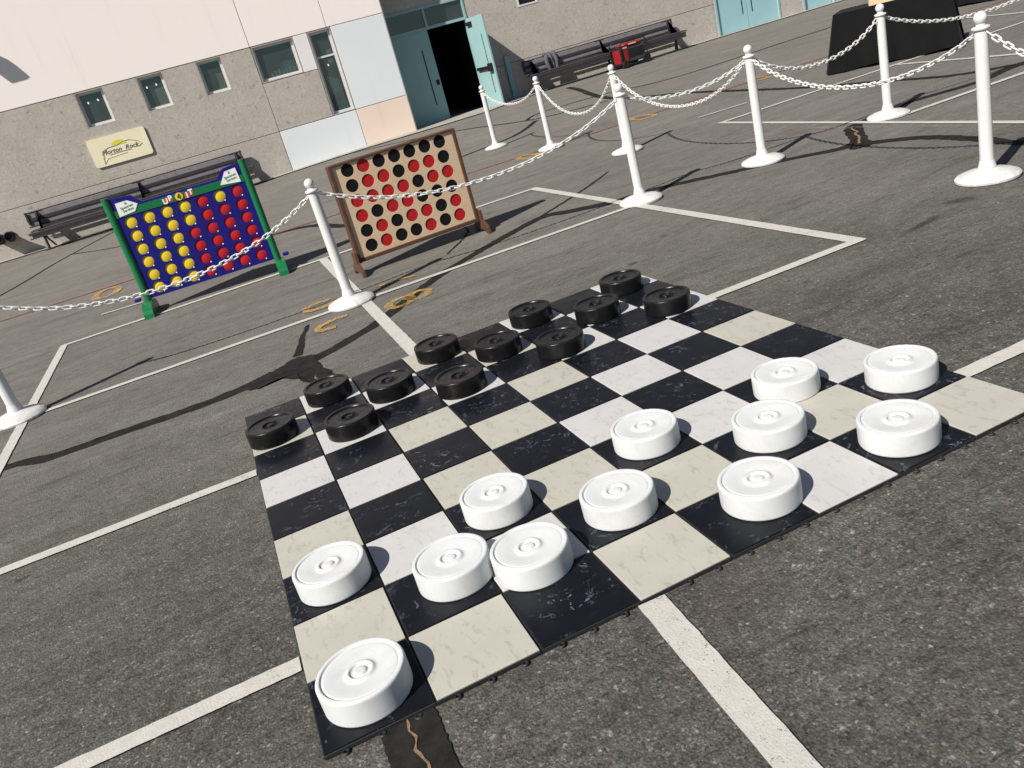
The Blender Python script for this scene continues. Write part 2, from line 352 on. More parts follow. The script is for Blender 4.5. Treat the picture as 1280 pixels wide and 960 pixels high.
# tar-sealed cracks
TAR = [
 ([(-2.6, 3.6), (-1.41, 3.50), (-1.12, 3.37), (-.71, 3.35), (-.33, 3.31), (.01, 3.33), (.24, 3.40)], [.10, .10, .12, .12, .11, .12, .16], .010),
 ([(.24, 3.40), (.50, 3.41), (.76, 3.55), (1.04, 3.76), (1.56, 4.31), (2.10, 4.72), (2.84, 5.15), (3.10, 5.0), (3.42, 4.80), (3.79, 4.75), (4.38, 4.38), (4.73, 4.18), (5.06, 3.92), (5.25, 3.92)], [.16, .12, .11, .11, .10, .10, .12, .16, .16, .13, .12, .12, .13, .14], .010),
 ([(5.2, 3.85), (5.41, 3.42), (5.39, 2.88), (5.30, 2.44), (5.2, 1.4)], [.14, .12, .12, .1, .1], .010),
 ([(5.70, 4.50), (5.96, 4.55), (6.51, 4.69), (7.25, 4.53), (7.98, 4.64), (9.2, 4.3)], [.12, .14, .12, .12, .14, .12], .010),
 ([(8.94, 17.4), (8.62, 16.2), (7.74, 13.0), (7.78, 10.4), (7.55, 7.43), (7.61, 6.18), (7.63, 5.19), (7.98, 4.64)], [.12, .14, .14, .12, .11, .10, .12, .12], .012),
 ([(.58, 4.30), (.49, 3.98), (.41, 3.60)], [.03, .04, .07], .008),
 ([(-4.2, 9.0), (-2.97, 12.14), (-2.42, 14.59), (-1.59, 17.4)], [.06, .06, .06, .06], .006),
 ([(-2.27, 15.07), (-1.26, 13.77), (.2, 13.0)], [.05, .05, .04], .006),
 ([(-.6, 9.9), (1.15, 9.31), (1.55, 8.4), (1.9, 7.6)], [.12, .13, .14, .1], .010),
 ([(3.6, 17.5), (5.37, 15.31), (6.29, 13.36), (7.54, 12.71)], [.05, .07, .09, .09], .008),
 ([(2.2, 10.4), (4.19, 11.37), (5.31, 11.93), (6.23, 13.10)], [.07, .09, .10, .10], .008),
 ([(6.2, 13.5), (6.77, 14.06), (8.22, 13.80), (9.34, 13.05), (13.52, 13.37), (24, 13.6)], [.07, .08, .08, .08, .08, .08], .006),
 ([(2.39, 4.85), (3.51, 5.68), (4.09, 6.20)], [.03, .03, .02], .006),
 ([(1.9, 5.0), (2.3, 5.6), (2.35, 6.1)], [.02, .02, .015], .006),
 ([(.22, -1.6), (.225, -.6), (.22, -.10), (.22, .3)], [.13, .14, .15, .15], .0035)]
tar = None
for k, (pts, w, jit) in enumerate(TAR):
    n = 4; pp = smooth2(pts, n); ww = []
    for i in range(len(w) - 1): ww += [w[i] + (w[i + 1] - w[i]) * q / n for q in range(n)]
    ww.append(w[-1]); m = MB(); m.add(*ribbon(pp, ww, .0015 + .0002 * k, jit * .7, .012 if k == 14 else .035)); structure(m.build('tar_seam', 'tar'))
def blob(poly, z, jit=.02):
    P = smooth2(list(poly) + [poly[0]], 5)[:-1]; c = Vector((sum(p[0] for p in P) / len(P), sum(p[1] for p in P) / len(P)))
    vs = [(c.x, c.y, zg(*c) + z)]
    for p in P: q = Vector(p) + Vector((random.uniform(-jit, jit), random.uniform(-jit, jit))); vs.append((q.x, q.y, zg(q.x, q.y) + z))
    n = len(P); return vs, [(0, i + 1, (i + 1) % n + 1) for i in range(n)]
m = MB(); m.add(*blob(PATCH, .0048, .010)); structure(m.build('tar_patch', 'tar'))
PATCH2 = [(5.02, 3.80), (5.30, 4.08), (5.52, 4.42), (5.68, 4.55), (5.80, 4.52), (5.76, 4.36), (5.55, 4.10), (5.40, 3.88), (5.24, 3.68), (5.10, 3.72)]
PATCH2 = [(x + .60 * (.62 * (y - 4.12) - .75 * (x - 5.42)) * .42, y - .50 * (.62 * (y - 4.12) - .75 * (x - 5.42)) * .42) for x, y in PATCH2]
m = MB(); m.add(*blob(PATCH2, .0050, .012)); structure(m.build('tar_patch', 'tar'))
for k, pts in enumerate([[(.225, .02), (.215, -.04), (.225, -.07), (.215, -.11), (.23, -.17), (.22, -.3), (.24, -.6)], [(5.68, 4.46), (5.60, 4.33), (5.57, 4.26), (5.48, 4.20), (5.44, 4.11), (5.40, 4.05), (5.30, 3.95), (5.22, 3.86)], [(.46, 3.12), (.44, 3.02), (.45, 2.92), (.43, 2.84)]]):
    w = .007 if k == 0 else .017 if k == 1 else .010
    m = MB(); m.add(*ribbon(pts, w, .0062, .003 if k == 0 else .006, .02)); structure(m.build('sandy_crack', 'crack_sand'))
def m_stain():
    t = NT('oil_stain'); ln = t.node('ShaderNodeVectorMath', operation='LENGTH'); t.L(t.co, ln.inputs[0])
    t.col((.022, .020, .019)); t.rough(.75); t.spec(.25)
    t.objrand(); d = t.math('SUBTRACT', t.math('ADD', 1.0, t.math('MULTIPLY', t.noise(3.5, 5, .7), .9)), t.math('MULTIPLY', ln.outputs['Value'], 1.55)); t.alpha(t.ramp(d, [(.15, 0.0), (.95, .36)]))
m_stain()
for q, (x, y, rx, ry, rz) in enumerate([(4.16, 1.90, .15, .08, -.4), (3.75, 1.78, .30, .04, .2), (2.55, 2.95, .06, .04, 0), (3.0, 3.3, .05, .03, 0)]):
    m = MB(); m.add([(0, 0, 0)] + [(math.cos(k * PI / 12), math.sin(k * PI / 12), 0) for k in range(24)], [(0, k + 1, (k + 1) % 24 + 1) for k in range(24)])
    o = structure(m.build('oil_stain', 'oil_stain', None, loc=(x, y, .0052 + .00005 * q), rot=(0, 0, rz))); o.scale = (rx, ry, 1)
# painted lines
LW = .07
LINES = [([(-1.41, 6.63), (-1.41, -.5)], LW), ([(-1.44, 6.63), (3.45, 6.63)], LW), ([(3.41, 6.66), (3.41, 1.88)], .085), ([(3.44, 1.905), (2.445, 1.92)], LW), ([(-.004, 1.965), (-1.4, 1.985)], LW),
 ([(-1.38, 4.46), (3.37, 4.42)], LW * .9), ([(1.07, 6.6), (1.01, 2.75)], .085), ([(.945, -.004), (.88, -1.2)], .085), ([(-6, .45), (-.004, .425)], LW), ([(2.444, .345), (6, .30)], LW),
 ([(5.93, 6.86), (5.78, 2.0), (5.72, 1.0)], .07), ([(5.9, 6.82), (12.0, 6.82)], .07), ([(8.5, 6.78), (8.4, 3.0)], .07), ([(5.98, 4.26), (12.0, 4.22)], .07), ([(11.9, 9.3), (11.5, 7.5), (11.3, 5.8)], .07),
 ([(6.18, 7.67), (6.86, 7.60)], .05), ([(-1.15, 7.62), (-.72, 7.55)], .05), ([(-.55, 6.63), (-.54, 6.62)], .05)]
for k, (pts, w) in enumerate(LINES[:-1]):
    m = MB(); m.add(*ribbon(pts, w, .0066 + .0001 * k, .0012, .03)); structure(m.build('painted_line', 'line_paint'))
m = MB(); m.add(*ribbon([(5.66, 5.3), (5.70, 4.4), (5.72, 3.3)], .05, .0064, .006)); structure(m.build('faded_line', 'ghost_paint'))
m = MB(); m.add(*ribbon([(7.6, 15.9), (8.6, 14.7), (9.6, 14.2)], .12, .0064, .01)); structure(m.build('faded_line', 'ghost_paint'))
m = MB(); m.add(*ribbon([(-8, 9.6), (1.5, 9.42), (3.5, 9.28), (4.8, 9.26), (7.1, 9.35), (8.8, 9.45), (14, 9.3)], .06, .0058, .006)); structure(m.build('red_line', 'red_paint'))
def ring_mark(cx, cy, rx, ry, w, rot=0, a0=0, a1=360):
    m = MB(); pts = []
    for k in range(25):
        a = math.radians(a0 + (a1 - a0) * k / 24); x, y = rx * math.cos(a), ry * math.sin(a); pts.append((cx + x * math.cos(rot) - y * math.sin(rot), cy + x * math.sin(rot) + y * math.cos(rot)))
    m.add(*ribbon(pts, w, .0095, .010, .04)); return structure(m.build('painted_numeral', 'orange_paint'))
ring_mark(-1.2, 9.0, .13, .30, .09); ring_mark(4.35, 9.02, .12, .22, .09); ring_mark(6.28, 9.25, .13, .25, .09); ring_mark(8.38, 9.38, .12, .2, .09)
ring_mark(.74, 4.74, .12, .10, .06, .4, 20, 330); ring_mark(.76, 4.06, .15, .10, .055, .25, 40, 250)
ring_mark(1.22, 3.99, .085, .11, .06, -.3); ring_mark(1.37, 4.03, .08, .10, .06, -.3); ring_mark(1.36, 4.64, .13, .04, .05, -.2, 0, 200)
# paler apron along the building
m = MB(); a = [(-30, 17.72), (1.5, 17.72), (3.2, 17.62), (5.26, 17.35), (6.8, 17.35), (8.1, 18.1), (9.2, 18.55), (13.5, 18.55), (17, 18.5), (40, 18.5)]; vs = []; fs = []; pts = []
for i in range(len(a) - 1):
    for k in range(8): t = k / 8; pts.append((a[i][0] * (1 - t) + a[i + 1][0] * t, a[i][1] * (1 - t) + a[i + 1][1] * t))
pts.append(a[-1])
for i, (x, y) in enumerate(pts):
    yb = 18.05 if x < 5.26 else 19.0
    for q in range(4):
        yy = y + (yb - y) * q / 3; vs.append((x, yy, zg(x, yy) + .02))
    if i: fs += [((i - 1) * 4 + q, i * 4 + q, i * 4 + q + 1, (i - 1) * 4 + q + 1) for q in range(3)]
m.add(vs, fs); structure(m.build('concrete_apron', 'apron_concrete'))

# ------------------------------------------------------------------ buildings
YL, YR, XC = 18.0, 18.9, 5.26
def lampset(w, x, z):
    for q in (0, .20):
        m = MB(); m.lathe([(0, 0), (.012, .004), (.014, .025), (.006, .045), (0, .047)], 8, Matrix.Translation((x + q, .5, z + q * .06))); m.build('bulb', 'bulb', w)
def wall_boxes(m, x0, x1, z0, z1, y0, y1, holes, bev=0.0):
    cx = sorted({x0, x1, *[h for q in holes for h in q[:2] if x0 < h < x1]})
    for i in range(len(cx) - 1):
        xa, xb = cx[i], cx[i + 1]; mid = (xa + xb) / 2
        hs = sorted([(max(q[2], z0), min(q[3], z1)) for q in holes if q[0] <= mid <= q[1]]); z = z0
        for a_, b_ in hs + [(z1, z1)]:
            if a_ > z + 1e-5: m.box(xa, xb, y0, y1, z, a_, bev)
            z = max(z, b_)
bl = thing('panelled_building', 'pink and grey panelled building with small square windows beside the teal doors', 'building', (0, YL, 0))
WIN = {'a': (-1.40, -.83, 2.0, 2.704), 'b': (-.17, .37, 2.0, 2.704), 'c': (1.06, 1.60, 2.0, 2.704), 'd': (2.248, 3.166, 1.957, 2.704), 'e': (3.494, 4.014, .938, 2.704)}
holes = [WIN[k] for k in 'abcde']
m = MB(); wall_boxes(m, -30, XC - .02, -.2, 7.5, .05, .30, holes); m.box(XC - .27, XC - .02, .30, .95, -.2, 7.5); m.build('backing_wall', 'joint_dark', bl)
G_ = .0065
def panel(mat, x0, x1, z0, z1, hs=()):
    m = MB()
    if hs: wall_boxes(m, x0 + G_, x1 - G_, z0 + G_, z1 - G_, 0, .06, hs)
    else: m.box(x0 + G_, x1 - G_, 0, .06, z0 + G_, z1 - G_, .004)
    return m.build('wall_panel', mat, bl)
for k in range(8):
    x1 = 2.24 - k * 10; x0 = x1 - 10; w = max(x0, -30)
    if x1 < -30: break
    hs = [h for h in holes[:3] if h[0] > x0 and h[1] < x1 + .1]
    if x1 - w < .1: break
    panel('concrete', w, x1, .93, 2.71, hs); panel('concrete', w, x1, -.1, .93)
for x0, x1 in ((-30, -8), (-8, 2.24), (2.24, 3.95), (3.95, XC)): panel('panel_pink', x0, x1, 2.71, 5.2); panel('panel_pink', x0, x1, 5.2, 7.5)
panel('concrete', 2.24, 3.49, .93, 1.95); panel('panel_white', 3.17, 3.49, 1.95, 2.71)
panel('panel_blue', 2.24, 4.02, -.1, .93); panel('panel_blue', 4.02, XC, .93, 2.71); panel('panel_peach', 4.02, XC, -.1, .93)
m = MB(); m.box(XC - .02, XC, .0, .90, -.1, 7.5); m.build('return_panel', 'concrete', bl)
m = MB(); m.box(-30, XC, 0.0, 9, 7.5, 7.7); m.build('roof', 'concrete', bl)
def window(par, key, x0, x1, z0, z1, bar=None, d=.075):
    w = link('window', None, par)
    m = MB(); t = .02                                                   # reveal lining
    m.box(x0 + .002, x0 + t, .004, d + .1, z0 + .002, z1 - .002); m.box(x1 - t, x1 - .002, .004, d + .1, z0 + .002, z1 - .002)
    m.box(x0 + t, x1 - t, .004, d + .1, z0 + .002, z0 + t); m.box(x0 + t, x1 - t, .004, d + .1, z1 - t, z1 - .002); m.build('reveal', 'concrete', w)
    m = MB(); f = .05; xa, xb, za, zb = x0 + t, x1 - t, z0 + t, z1 - t
    m.box(xa, xa + f, d, d + .05, za, zb); m.box(xb - f, xb, d, d + .05, za, zb); m.box(xa + f, xb - f, d, d + .05, za, za + f); m.box(xa + f, xb - f, d, d + .05, zb - f, zb)
    if bar: m.box(xa + f, xb - f, d, d + .05, bar - .02, bar + .02)
    m.build('frame', 'frame_light', w)
    m = MB(); m.box(xa + f, xb - f, d + .02, d + .028, za + f, (bar - .02) if bar else zb - f); m.build('pane', 'window_glass', w)
    if bar: m = MB(); m.box(xa + f, xb - f, d + .02, d + .028, bar + .02, zb - f); m.build('pane', 'window_glass', w)
    return w
wn = {k: window(bl, k, *WIN[k], bar=(2.16 if k == 'e' else None)) for k in WIN}
def roomlet(x0, x1, z0, z1, y0, y1):
    m = MB(); m.box(x0, x1, y1, y1 + .05, z0, z1); m.box(x0 - .05, x0, y0, y1, z0, z1); m.box(x1, x1 + .05, y0, y1, z0, z1); m.box(x0, x1, y0, y1, z0 - .05, z0); m.box(x0, x1, y0, y1, z1, z1 + .05); return m
roomlet(-3, 4.4, .3, 2.95, .32, 3.5).build('room', 'room_wall', bl)
for k, (x, z, w, h) in {'b': (.12, 2.02, .22, .34), 'c': (1.40, 2.02, .2, .32)}.items():
    m = MB(); m.box(x - .02, x - .02 + w, .118, .124, z + .05, z + .05 + h); m.build('paper', 'paper', wn[k])
lampset(wn['a'], -1.24, 2.47); lampset(wn['b'], -.03, 2.47); lampset(wn['e'], 3.62, 1.95)
m = MB()
for k in range(7): x = 2.5 + k * .08; m.box(x, x + .05, .125, .14, 2.035, 2.11 + .03 * (k % 3))
m.build('sill_items', 'paper_white', wn['d'])
m = MB(); m.lathe([(0, 0), (.2, .02), (.22, .12), (.12, .26), (0, .3)], 14, Matrix.Translation((2.93, .36, 2.02))); m.build('plant', 'curtain', wn['d'])
m = MB()
for k in range(9): m.tube([(3.70 + k * .025, .14 + .012 * (k % 2), 1.02), (3.66 + k * .025, .14 + .012 * (k % 2), 1.75 - .012 * k)], .019, 8)
m.build('curtain', 'curtain', wn['e'])
m = MB(); m.box(3.78, 3.88, .12, .125, 2.00, 2.09); m.box(3.80, 3.91, .12, .125, 2.21, 2.29); m.build('paper', 'paper_white', wn['e'])
# the recessed building with the teal doors
br = thing('concrete_building', 'grey concrete building with teal double doors and dark benches', 'building', (0, YR, 0))
DH = (5.40, 7.44, .06, 2.68); DH2 = (14.30, 16.34, .06, 2.25); DH3 = (17.12, 18.2, .06, 2.25); VH = (8.80, 9.34, 2.12, 2.5)
rh = [DH, DH2, DH3, VH]
m = MB(); wall_boxes(m, XC, 40, -.2, 7.5, .04, .30, rh); m.build('backing_wall', 'joint_dark', br)
def rpanel(x0, x1, z0, z1):
    m = MB(); hs = [h for h in rh if h[0] < x1 and h[1] > x0 and h[2] < z1 and h[3] > z0]
    if hs: wall_boxes(m, x0 + G_, x1 - G_, z0 + G_, z1 - G_, 0, .05, hs)
    else: m.box(x0 + G_, x1 - G_, 0, .05, z0 + G_, z1 - G_, .004)
    m.build('wall_panel', 'concrete', br)
for x0, x1 in ((XC, 14.25), (14.25, 25), (25, 40)): rpanel(x0, x1, .94, 3.6); rpanel(x0, x1, -.1, .94); rpanel(x0, x1, 3.6, 7.5)
m = MB(); m.box(XC, 40, 0, 9, 7.5, 7.7); m.build('roof', 'concrete', br)
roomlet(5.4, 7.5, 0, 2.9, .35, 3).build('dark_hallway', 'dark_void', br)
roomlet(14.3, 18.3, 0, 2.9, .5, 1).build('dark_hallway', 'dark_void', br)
def leaf_mesh(par, w, h, mat, slit_x, inner=False):
    m = MB(); m.box(0, w, 0, .045, 0, h, .004); m.build('leaf', mat, par)
    m = MB(); m.box(slit_x - .014, slit_x + .014, -.004, .0, .18 * h, .80 * h); m.build('vision_slit', 'black_metal', par)
def dframe(par, x0, x1, z0, z1, bar, mull):
    m = MB(); m.box(x0, x0 + .05, -.02, .12, z0, z1); m.box(x1 - .05, x1, -.02, .12, z0, z1); m.box(x0 + .05, x1 - .05, -.02, .12, z1 - .05, z1)
    if bar: m.box(x0 + .05, x1 - .05, -.015, .1, bar - .03, bar + .03)
    if mull: m.box(mull - .025, mull + .025, -.012, .1, bar + .03, z1 - .05)
    return m.build('door_frame', 'teal_paint', par)
ed = thing('double_door', 'teal double door with glass transom, one leaf standing open on darkness', 'door', (0, YR, 0))
dframe(ed, *DH, 2.20, 6.42)
for xa, xb in ((5.45, 6.395), (6.445, 7.39)):
    m = MB(); m.box(xa, xb, .03, .038, 2.23, 2.63); m.build('transom_pane', 'window_glass', ed)
lf = link('closed_leaf', None, ed, (5.45, .03, .12)); leaf_mesh(lf, .955, 2.05, 'teal_paint', .70)
m = MB(); m.box(.84, .92, -.012, 0, .80, .92, .004); m.build('lock_plate', 'black_metal', lf)
lf2 = link('open_leaf', None, ed, (7.39, -.02, .11), (0, 0, math.radians(-85))); w = .92; h = 2.06
m = MB(); m.box(0, w, 0, .045, 0, h, .004); m.build('leaf', 'teal_paint', lf2)
m = MB(); m.box(.655, .685, -.004, 0, .15 * h, .80 * h); m.build('vision_slit', 'black_metal', lf2)
m = MB(); m.box(.04, .86, -.06, -.03, .86, .93, .006); m.box(.05, .10, -.03, 0, .87, .92); m.box(.72, .88, -.075, 0, .80, .98, .006); m.build('push_bar', 'black_metal', lf2)
m = MB(); m.box(.05, .30, -.06, 0, 1.90, 1.98, .006); m.build('door_closer', 'black_metal', lf2)
m = MB(); m.tube([(.80, -.06, .80), (.80, -.06, 1.05)], .012, 8); m.build('lock_rod', 'steel', lf2)
bd = thing('double_door', 'light blue closed double door set in the sunlit concrete wall', 'door', (0, YR, 0))
dframe(bd, *DH2, None, None)
for xa, sx in ((14.36, .80), (15.33, .14)):
    l_ = link('leaf', None, bd, (xa, .03, .12)); leaf_mesh(l_, .955, 2.06, 'door_blue', sx)
sdr = thing('door', 'single teal door whose narrow jamb shows beyond the light blue doors', 'door', (0, YR, 0))
dframe(sdr, *DH3, None, None); l_ = link('leaf', None, sdr, (17.18, .06, .12)); leaf_mesh(l_, .95, 2.06, 'door_blue', .8)
vt = link('window', None, br); m = MB(); x0, x1, z0, z1 = VH
m.box(x0, x0 + .04, -.01, .1, z0, z1); m.box(x1 - .04, x1, -.01, .1, z0, z1); m.box(x0 + .04, x1 - .04, -.01, .1, z0, z0 + .04); m.box(x0 + .04, x1 - .04, -.01, .1, z1 - .04, z1); m.build('frame', 'frame_light', vt)
for k in range(7): m = MB(); x = x0 + .08 + k * .06; m.box(x, x + .02, .02, .05, z0 + .04, z1 - .04); m.build('bar', 'black_metal', vt)
m = MB(); m.box(x0 + .04, x1 - .04, .07, .09, z0 + .04, z1 - .04); m.build('pane', 'window_glass', vt)
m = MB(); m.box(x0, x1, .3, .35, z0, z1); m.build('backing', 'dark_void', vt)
m = MB(); m.box(0, .13, 0, .05, 0, 1.02, .006); tag(m.build('guard_post', 'teal_paint', None, loc=(8.10, YR - .08, .11)), 'narrow teal guard board on the wall in the open door shadow', 'board')
# wall sign
sg = thing('wall_sign', 'cream painted sign with mountain outline and yellow sun on concrete wall', 'sign', (-.97, YL - .03, 1.505))
def rrect(w, h, r, n=5):
    out = []
    for cx, cz, a0 in ((w / 2 - r, h / 2 - r, 0), (-w / 2 + r, h / 2 - r, 90), (-w / 2 + r, -h / 2 + r, 180), (w / 2 - r, -h / 2 + r, 270)):
        for k in range(n + 1): a = math.radians(a0 + 90 * k / n); out.append((cx + r * math.cos(a), cz + r * math.sin(a)))
    return out
m = MB(); m.prism(rrect(1.17, .565, .05), 0, .025); m.build('board', 'sign_cream', sg)
m = MB(); m.prism([(.0 + .15 * math.cos(math.radians(a)), .06 + .10 * math.sin(math.radians(a))) for a in range(0, 181, 15)], -.003, -.001); m.build('sun_drawing', 'sign_yellow', sg)
m = MB(); m.tube([(-.40, -.002, -.24), (-.38, -.002, -.12), (-.33, -.002, .02), (-.22, -.002, .055), (-.05, -.002, .06), (.08, -.002, .10), (.22, -.002, .10), (.38, -.002, .03), (.44, -.002, -.03), (.36, -.002, -.07), (.28, -.002, -.06)], .006, 5); m.tube([(-.40, -.002, -.24), (-.3, -.002, -.15), (.1, -.002, -.13)], .004, 5); m.build('mountain_line', 'sign_line', sg)
link('lettering', text_mesh('lettering', 'Morton  Rock', .13, 'sign_ink', .35, .001), sg, (-.02, -.003, -.03), (PI / 2, 0, 0))
m = MB(); m.tube([(-.24, -.002, -.095), (-.05, -.002, -.085), (.2, -.002, -.09)], .004, 5); m.build('underline', 'sign_ink', sg)
# added blade out of view, outline shaped to cast the pink wall's shadow
wb = thing('shadow_fin', 'unseen curved fin added to cast a shadow on the pink wall', 'shadow caster', (0, YL, 0)); dy = .5
dx, dz = -dy / math.tan(SUN_AZ), dy / math.sin(SUN_AZ) * math.tan(SUN_EL)
pol = [(-2.9, 4.25), (-2.62, 4.0), (-2.357, 3.675), (-2.25, 3.575), (-2.16, 3.446), (-2.078, 3.303), (-2.02, 3.196), (-2.09, 3.17), (-2.366, 3.163), (-2.43, 3.256), (-2.5, 3.365), (-2.8, 3.75), (-3.1, 4.1)]
m = MB(); m.prism([(x + dx, z + dz) for x, z in pol], -dy - .006, -dy + .006); m.build('fin', 'frame_dark', wb)
for q in (-.1, .12): m = MB(); m.tube([(-3.0 + dx + q, -dy + .006, 4.12 + dz), (-3.0 + dx + q, 0, 4.12 + dz)], .02, 8); m.build('bracket', 'black_metal', wb)
# black spouts on the concrete wall
for k, x in enumerate((-3.60, -3.80)):
    sp = thing('wall_spout', 'black flared spout low on the concrete wall, ' + ('nearer the dark bench' if k == 0 else 'farther from the dark bench'), 'spout', (x, YL, .46), group='spouts on the concrete wall'); sp.scale = (1.35, 1.35, 1.35)
    m = MB(); m.lathe([(.055, 0), (.055, .02), (.03, .03), (.03, .10), (.06, .17), (.072, .21), (.06, .215), (.045, .17), (0, .15)], 16, Matrix.Rotation(PI / 2, 4, 'X')); m.build('flare', 'black_metal', sp)
    m = MB(); m.box(-.035, .035, -.16, 0, -.09, -.03, .01); m.build('valve', 'black_metal', sp)

# ------------------------------------------------------------------ benches
def make_bench(label, loc, L, n_leg):
    b = thing('bench', label, 'bench', loc, group='benches along the building')
    def bar(name, x0, x1, y0, y1, z0, z1, bev=.006): m = MB(); m.box(x0, x1, y0, y1, z0, z1, bev); return m.build(name, 'bench_metal', b)
    h = L / 2
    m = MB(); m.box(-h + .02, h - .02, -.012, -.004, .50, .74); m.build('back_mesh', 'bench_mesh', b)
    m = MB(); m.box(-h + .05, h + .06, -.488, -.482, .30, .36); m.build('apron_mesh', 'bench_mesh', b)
    bar('seat_rail', -h, h + .06, -.52, -.47, .275, .30)
    bar('back_slat', -h, h, -.014, .015, .748, .775); bar('back_slat', -h, h, -.03, -.013, .585, .655); bar('back_slat', -h, h, -.055, -.02, .47, .50)
    for k in range(3): bar('seat_slat', -h + .05, h + .12, -.50 + k * .15, -.50 + k * .15 + .115, .405, .43)
    bar('seat_rail', -h, h + .06, -.52, -.49, .35, .40)
    for k in range(n_leg):
        x = -h + .22 + k * (L - .36) / (n_leg - 1)
        m = MB(); m.tube([(x, -.30, 0), (x, -.29, .38)], .028, 8); m.box(x - .09, x + .09, -.40, -.20, 0, .012, .003); m.tube([(x, -.28, .36), (x + .04, -.20, .2), (x + .1, -.05, .02)], .02, 8); m.build('leg', 'bench_metal', b)
        m = MB(); m.prism([(-.5, .36), (-.5, .40), (-.09, .40), (-.03, .5), (.012, .775), (-.02, .775), (-.075, .46), (-.12, .36)], x - .02, x + .02, Matrix(((0, 1, 0, 0), (1, 0, 0, 0), (0, 0, 1, 0), (0, 0, 0, 1)))); m.build('bracket', 'bench_metal', b)
        bar('bracket_plate', x - .13, x + .13, .016, .03, .56, .775)
    for s in (-1, 1):
        x = s * (h - .03); bar('end_cap', x - .02, x + .02, -.05, .02, .775 - .24, .785)
    return b
make_bench('dark slatted metal bench against the wall behind the blue game', (-.945, YL - .12, .01), 4.5, 3)
make_bench('dark slatted metal bench against the wall with jacket and generator', (10.66, YR - .14, .12), 4.35, 3)
# jacket over the backrest
jx, jy = 9.25, YR - .14
m = MB(); prof = [(-.06, -.50), (-.07, -.36), (-.085, -.22), (-.09, -.10), (-.075, -.0), (-.04, .045), (.0, .055), (.035, .03), (.05, -.06), (.055, -.2)]
nu = 14; vs = []; fs = []
for side in (0, 1):
    for i, (py, pz) in enumerate(prof):
        for k in range(nu):
            u = k / (nu - 1) - .5; wd = .34 - .14 * max(0, -pz) / .5 + .02 * math.sin(i * 1.7)
            n1 = .022 * math.sin(u * 17 + i * .5) + .012 * math.sin(u * 31 - i)
            off = 0 if side == 0 else .022
            vs.append((u * wd + .03 * math.sin(i * .8), (py - n1) + (off if py < -.03 else -off if py > .02 else 0), pz + (0 if abs(py) > .03 or side == 0 else -.02) + .02 * math.sin(u * 9) * (i < 2)))
np_ = len(prof)
for side in (0, 1):
    o = side * np_ * nu
    for i in range(np_ - 1):
        for k in range(nu - 1): fs.append((o + i * nu + k, o + i * nu + k + 1, o + (i + 1) * nu + k + 1, o + (i + 1) * nu + k))
o = np_ * nu
for i in range(np_ - 1):
    for k in (0, nu - 1): fs.append((i * nu + k, (i + 1) * nu + k, o + (i + 1) * nu + k, o + i * nu + k))
for k in range(nu - 1):
    for i in (0, np_ - 1): fs.append((i * nu + k, i * nu + k + 1, o + i * nu + k + 1, o + i * nu + k))
m.add(vs, fs, True); jk = tag(m.build('jacket', 'cloth_grey', None, loc=(jx, jy, .90)), 'grey jacket draped over the dark bench backrest', 'jacket')
m = MB()
m.tube([(-.12, -.10, -.02), (-.15, -.13, -.16), (-.10, -.12, -.34), (-.04, -.11, -.44)], [.05, .05, .042, .035], 10); m.build('sleeve', 'cloth_grey', jk)
m = MB(); m.tube([(.10, -.10, -.02), (.13, -.13, -.16), (.11, -.12, -.32), (.13, -.12, -.42)], [.045, .045, .04, .035], 10); m.build('sleeve', 'cloth_grey', jk)
# generator
ge = thing('generator', 'red and black portable generator on wheels in front of dark bench', 'generator', (11.06, 18.05, .11), math.radians(6))
m = MB(); m.box(-.30, .36, -.20, .20, .10, .46, .03); m.build('body', 'gen_grey', ge)
m = MB(); m.box(-.36, -.295, -.21, .21, .06, .50, .02); m.build('end_panel', 'black_metal', ge)
m = MB(); m.box(-.368, -.361, -.15, .15, .12, .44, .002); m.build('end_inset', 'gen_red', ge)
m = MB(); m.box(-.31, -.16, -.215, -.19, .14, .44, .01); m.build('side_panel', 'gen_red', ge)
m = MB(); m.box(-.14, .34, -.206, -.19, .20, .42, .006); m.build('control_panel', 'black_metal', ge)
m = MB(); m.box(-.24, .30, -.15, .15, .475, .555, .03); m.build('fuel_tank', 'gen_red', ge)
m = MB(); m.lathe([(.045, 0), (.045, .03), (0, .034)], 16, Matrix.Translation((.02, 0, .57))); m.build('fuel_cap', 'black_metal', ge)
m = MB(); m.box(-.08, .14, -.176, -.171, .505, .535); m.build('sticker', 'sticker', ge)
m = MB(); m.box(-.34, -.18, -.222, -.216, .45, .48); m.build('sticker', 'sticker', ge)
for y in (-.235, .235):
    m = MB(); m.tube([(-.38, y, .05), (-.38, y, .55), (-.33, y, .60), (.34, y, .60), (.39, y, .55), (.39, y, .06), (-.38, y, .05)], .019, 8); m.build('frame_tube', 'black_metal', ge)
for y in (-.27, .27):
    wl = link('wheel', None, ge, (.32, y, .11), (PI / 2, 0, 0)); m = MB(); m.lathe([(.06, -.03), (.10, -.034), (.113, -.018), (.113, .018), (.10, .034), (.06, .03)], 24); m.build('tyre', 'rubber', wl)
    m = MB(); m.lathe([(0, -.024), (.058, -.024), (.058, .024), (0, .024)], 18); m.build('rim', 'steel', wl)
for y in (-.18, .18): m = MB(); m.box(-.36, -.30, y - .02, y + .02, 0, .10, .004); m.build('foot', 'rubber', ge)
for y in (-.26, .26):
    wl = link('wheel', None, ge, (-.31, y, .09), (PI / 2, 0, 0)); m = MB(); m.lathe([(.045, -.02), (.08, -.024), (.09, -.01), (.09, .01), (.08, .024), (.045, .02)], 20); m.build('tyre', 'rubber', wl)
    m = MB(); m.lathe([(0, -.016), (.044, -.016), (.044, .016), (0, .016)], 14); m.build('rim', 'steel', wl)
